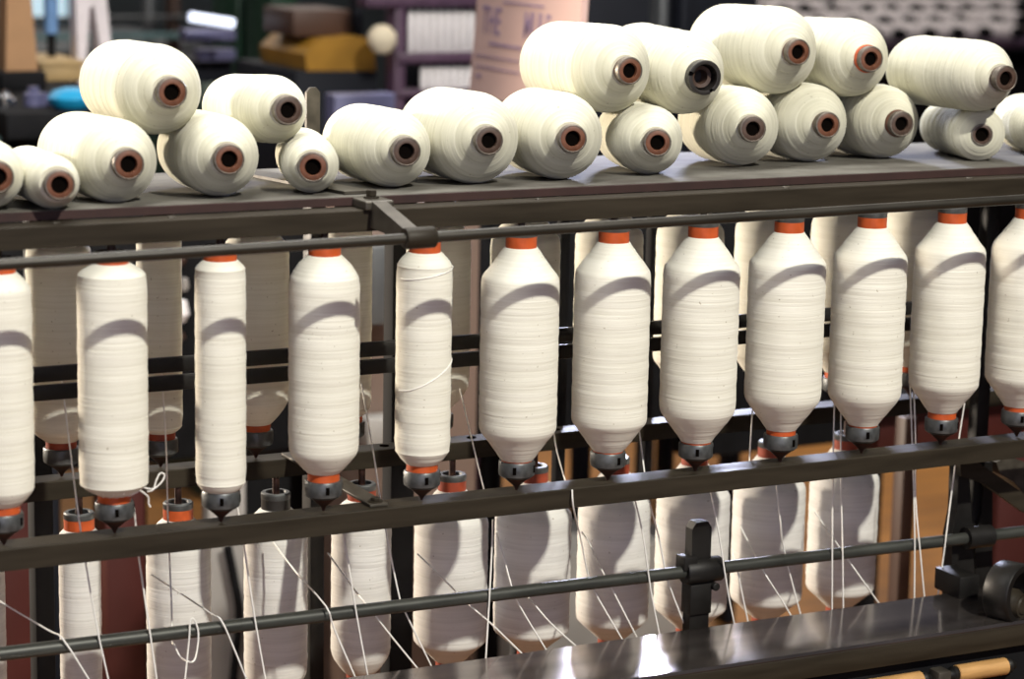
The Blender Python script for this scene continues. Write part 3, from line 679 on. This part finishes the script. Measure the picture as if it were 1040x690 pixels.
# bobbin rack
YK = 2.9
e = root('bobbin_rack', 445, 40, YK, 'violet metal rack holding two rows of white bobbins left of the pink placard', 'rack')
pbox('beam', 372, -6, 500, 7, YK, .06, 'violet', e); pbox('beam', 405, 54, 500, 64, YK, .06, 'violet', e); pbox('beam', 405, 91, 500, 98, YK, .06, 'violet', e)
pbox('post', 401, -40, 412, 200, YK+.01, .06, 'violet', e, True); pbox('post', 486, -40, 496, 200, YK+.01, .06, 'violet', e, True); pbox('back_panel', 412, -10, 490, 160, YK+.14, .02, 'night', e, True)
def rack_row(u0, du, n, v0, v1, row):
    for i in range(n):
        p = onY(u0+du*i, v1, YK+.03); q_ = onY(u0+du*i, v0, YK+.03); h = q_.z-p.z; r = du*.46/430
        bm = bmesh.new(); add_lathe(bm, [(0, 0), (r*.6, 0), (r, h*.05), (r, h*.88), (r*.55, h*.98), (0, h)], 16, Matrix.Translation(p))
        tag(mesh_obj('rack_bobbin', bm, B['bob']), 'white bobbin in the %s row of the background rack, %s from left' % (row, ordinal(i)), 'bobbin', 'bobbins on the background rack')
rack_row(417, 7.6, 10, 10, 54, 'upper'); rack_row(430, 7.6, 8, 67, 91, 'lower')
# pink placard, turned towards the left
def solve_Y(u, v, Z):
    lo, hi = .2, 4
    for _ in range(50):
        m_ = (lo+hi)/2
        if onY(u, v, m_).z > Z: lo = m_
        else: hi = m_
    return m_
TL = onY(487, -28, 1.9); BL = onY(476, 96, 1.9)
Yr = solve_Y(527, 49.5, onY(497, 43, 1.9).z)
A_ = onY(497, 43, 1.9); R_ = onY(527, 49.5, Yr); hx = (R_-A_); hx.z = 0; hx.normalize()
# plane through TL, BL with horizontal direction hx
upv = (TL-BL); nrm = hx.cross(upv).normalized()
def onP(u, v, off=0):
    d = ray(u, v); t = (TL-CAM).dot(nrm)/d.dot(nrm); p = CAM+d*t
    return p+(nrm*off if nrm.dot(CAM-p) > 0 else -nrm*off)
back = nrm*(-.012 if nrm.dot(CAM-TL) > 0 else .012)
e = empty('placard', (BL.x+.06, BL.y, FZ), 'faded pink placard with large dark lettering leaning behind the right heap', 'sign')
TR = onP(592, -12); BR = onP(583, 118)
bm = bmesh.new(); add_prism(bm, [onP(487, -28), TR, BR, BL], back); mesh_obj('board', bm, B['pink'], e, smooth=False)
fx = (TR-onP(487, -28)).normalized(); fu = (onP(487, -28)-BL).normalized(); fn = fx.cross(fu).normalized()
if fn.dot(CAM-TL) < 0: fn = -fn
def words(txt, u, v, hpx, name='lettering', sx=1.0):
    cu = bpy.data.curves.new(name, 'FONT'); cu.body = txt; cu.size = 1; cu.extrude = .004; cu.offset = .012
    o = bpy.data.objects.new(name, cu); COL.objects.link(o)
    p = onP(u, v, .001); h = (onP(u, v-hpx)-onP(u, v)).length/.70
    fy = fn.cross(fx).normalized()
    o.matrix_world = Matrix(((fx.x*h*sx, fu.x*h, fn.x*h, p.x), (fx.y*h*sx, fu.y*h, fn.y*h, p.y), (fx.z*h*sx, fu.z*h, fn.z*h, p.z), (0, 0, 0, 1)))
    dg = bpy.context.evaluated_depsgraph_get(); me = bpy.data.meshes.new_from_object(o.evaluated_get(dg)); me.transform(o.matrix_world)
    bpy.data.objects.remove(o); me.materials.clear(); me.materials.append(B['ink'])
    me.transform(Matrix.Translation(-Vector(e.location)))
    ob = bpy.data.objects.new(name, me); COL.objects.link(ob); ob.parent = e; return ob
words('THE', 489, 32.5, 27, sx=.78); words('MULE', 531, 38.5, 27, sx=.78)
for (u0, v0, u1, v1, t) in ((512, 1, 553, 6, 2.2), (497, 42.5, 530, 48, 3), (484, 55, 528, 62, 1.6), (484, 66, 528, 74, 1.6), (484, 75, 489, 76, 3), (545, 51, 575, 56, 2)):
    bm = bmesh.new(); add_prism(bm, [onP(u0, v0, .001), onP(u1, v1, .001), onP(u1, v1+t, .001), onP(u0, v0+t, .001)], fn*.001); mesh_obj('text_line', bm, B['ink'], e, smooth=False)
mid = (BL+BR)/2
bm = bmesh.new(); add_cyl(bm, (mid.x+back.x*2, mid.y+back.y*2, FZ), (mid.x+back.x*2, mid.y+back.y*2, mid.z+.1), .012); mesh_obj('stand', bm, B['black'], e)
# dark machine bodies seen through the gaps
e = root('dark_machine', 660, 200, 1.7, 'tall blue-black machine standing behind the right heap of spools', 'machine')
pbox('body', 590, -30, 765, 300, 2.3, .3, 'night', e, False); pbox('post', 668, -30, 676, 250, 2.25, .06, 'grey', e, True); pbox('post', 690, -30, 697, 250, 2.25, .06, 'night', e, True); pbox('leg', 596, 250, 606, 300, 2.32, .06, 'night', e, True); pbox('leg', 750, 250, 760, 300, 2.32, .06, 'night', e, True)
e = root('low_machine', 700, 300, 1.7, 'low black machine body behind the right half of the back row', 'machine')
pbox('body', 486, 215, 905, 425, 1.7, .25, 'black', e, False); pbox('apron', 700, 418, 862, 458, 1.72, .06, 'black', e, False); pbox('leg', 500, 420, 512, 440, 1.75, .06, 'black', e, True); pbox('leg', 890, 420, 900, 440, 1.75, .06, 'black', e, True)
e = root('red_machine', 960, 420, 1.25, 'dark red machine cover behind the right end of the frame', 'machine')
pbox('cover', 893, 405, 1100, 456, 1.25, .06, 'red', e, False); pbox('side', 1012, 452, 1120, 640, 1.3, .04, 'red', e, True); pbox('leg', 916, 425, 929, 600, .75, .03, 'brown', e, True); pbox('top', 880, 392, 1120, 410, 1.2, .14, 'black', e, False)
e = root('left_machine', 150, 300, 1.7, 'dark machine with red uprights behind the left half of the frame', 'machine')
pbox('body', -40, 205, 340, 470, 1.75, .2, 'black', e, False); pbox('upright', 108, 470, 148, 690, 1.7, .08, 'red', e, True); pbox('upright', -20, 470, 34, 690, 1.7, .08, 'red', e, True)
pbox('upright', 52, 470, 62, 690, 1.7, .05, 'night', e, True); pbox('panel', 212, 470, 250, 690, 1.77, .04, 'pale', e, True); pbox('dark_panel', 250, 470, 340, 690, 1.85, .04, 'black', e, True)
pts = [onY(u, v, 1.74) for u, v in ((231, 555), (238, 590), (243, 620), (240, 660), (236, 700))]
bm = bmesh.new(); add_tube(bm, smooth_pts(pts), .009, 8); mesh_obj('cable', bm, B['black'], e)
for i, (u, v, w, h, m) in enumerate(((189, 318, 9, 20, 'bob'), (190, 265, 6, 14, 'brown'), (188, 345, 7, 8, 'brown'), (194, 292, 5, 12, 'pale'))):
    p = onY(u, v, 1.70); s = 1/560
    bm = bmesh.new(); add_lathe(bm, [(0, -h*s*.6), (w*s*.5, -h*s*.6), (w*s, -h*s*.2), (w*s*.7, h*s*.5), (0, h*s*.6)], 20, Matrix.Translation((p.x, 1.745-w*s, p.z)))
    mesh_obj('fitting', bm, B[m], e)
e = root('tan_cabinet', 430, 330, 1.5, 'pinkish tan cabinet glimpsed behind the slim bobbin under the bracket', 'cabinet')
pbox('cabinet_body', 370, 215, 486, 470, 1.5, .2, 'dulltan', e, True); pbox('grey_hood', 372, 250, 410, 330, 1.42, .07, 'grey', e, False); pbox('pale_drawer', 374, 425, 412, 455, 1.44, .05, 'pale', e, False)
pbox('grey_plinth', 520, 560, 700, 700, 1.98, .25, 'pale', None, True)
tag(bpy.data.objects['grey_plinth'], 'pale grey plinth on the floor behind the lower bobbins', 'plinth')
# far stack of spools at the upper right
YF = 4.9
e = root('spool_trolley', 930, 50, YF, 'dark trolley with stepped trays of white spools at the upper right', 'trolley')
rows = [(8, 5.35, [772, 796, 818, 845, 882, 906, 931, 956, 983, 1012, 1037], 'top'),
        (21, 5.05, [784, 808, 833, 868, 899, 924, 950, 976, 1013, 1039], 'middle'),
        (34, 4.75, [798, 824, 856, 888, 914, 945, 973, 1001, 1035], 'bottom')]
x0, x1 = onY(756, 30, 5).x, onY(1190, 30, 5).x
for v, Y, us, nm in rows:
    zr_ = onY(910, v, Y).z; R = .036
    box('tray', (x0, Y-.02, zr_-R-.02), (x1, Y+.27, zr_-R-.0005), B['brown'] if nm != 'bottom' else B['violet'], e)
    for i, u in enumerate(us):
        x = onY(u, v, Y).x
        r = R
        s = empty('stacked_spool', (x, Y, zr_), 'white spool in the %s tray of the far trolley, %s from left' % (nm, ordinal(i) if i < 16 else 'last'), 'spool', 'spools on the far trolley')
        bm = bmesh.new(); rr_ = R-.002-random.random()*.004
        add_lathe(bm, [(.011, .006), (rr_*.55, .012), (rr_, .035), (rr_, .20), (.011, .23)], 24, axis_mtx((x, Y, zr_), (0, 1, 0)), closed=True); mesh_obj('yarn', bm, B['bobfar'], s)
        bm = bmesh.new(); add_lathe(bm, [(0, -.016), (.020, -.016), (.022, -.010), (.022, .02), (0, .02)], 20, axis_mtx((x, Y, zr_), (0, 1, 0))); mesh_obj('tube', bm, B['black'], s)
        s.location = (x, Y, zr_-(R-rr_)+.0003)
for x in (x0, x1-.05):
    for y in (4.75, 5.5): box('leg', (x, y, FZ), (x+.05, y+.05, onY(910, 36, 5.0).z-.05), B['black'], e)
box('base', (x0, 4.76, FZ+.12), (x1, 5.6, onY(910, 72, 4.75).z), B['black'], e)

# ------------------------------------------------------------------ light
def area(name, loc, target, sx, sy, power, col):
    l = bpy.data.lights.new(name, 'AREA'); l.shape = 'RECTANGLE'; l.size = sx; l.size_y = sy; l.energy = power; l.color = col
    o = bpy.data.objects.new(name, l); COL.objects.link(o); o.location = loc
    o.rotation_euler = (Vector(target)-Vector(loc)).to_track_quat('-Z', 'Y').to_euler(); return o
def spot(name, loc, target, power, col, rad, ang=60):
    l = bpy.data.lights.new(name, 'SPOT'); l.energy = power; l.color = col; l.shadow_soft_size = rad; l.spot_size = math.radians(ang); l.spot_blend = .6
    o = bpy.data.objects.new(name, l); COL.objects.link(o); o.location = loc
    o.rotation_euler = (Vector(target)-Vector(loc)).to_track_quat('-Z', 'Y').to_euler(); return o
az, el, D = math.radians(5), math.radians(43.5), 7.5
T0 = Vector((.6, 0, .2))
spot('key_spot', T0+D*Vector((math.sin(az)*math.cos(el), -math.cos(az)*math.cos(el), math.sin(el))), T0, 2750, (1, .965, .87), .09, 50)
area('overhead_strip', (.3, .55, 2.3), (.5, .1, .3), 3.2, .5, 92, (1, .98, .94))
spot('left_back_lamp', (-1.2, 2.9, .65), (.5, .25, .0), 800, (1, .86, .70), .12, 70)
spot('right_back_lamp', (2.7, 3.3, .85), (.9, .25, 0), 430, (.72, .76, 1), .15, 70)
area('hall_lights', (2, 6, 3.0), (2, 5, -1), 8, 5, 200, (1, .93, .85))
area('front_fill', (-1.2, -4.2, 1.3), (.5, 0, .15), 2.5, 1.8, 42, (.78, .76, 1))
spot('floor_fill', (2.9, 3.0, 2.3), (2.9, 3.05, -1), 520, (1, .9, .72), .3, 62)  # added spot that only brightens the brown floor behind the frame
w = bpy.data.worlds.new('world'); scn.world = w; w.use_nodes = True
bg = w.node_tree.nodes['Background']; bg.inputs['Color'].default_value = (.72, .70, .95, 1); bg.inputs['Strength'].default_value = .09
scn.view_settings.view_transform = 'Standard'; scn.view_settings.look = 'None'; scn.view_settings.exposure = 0; scn.view_settings.gamma = 1
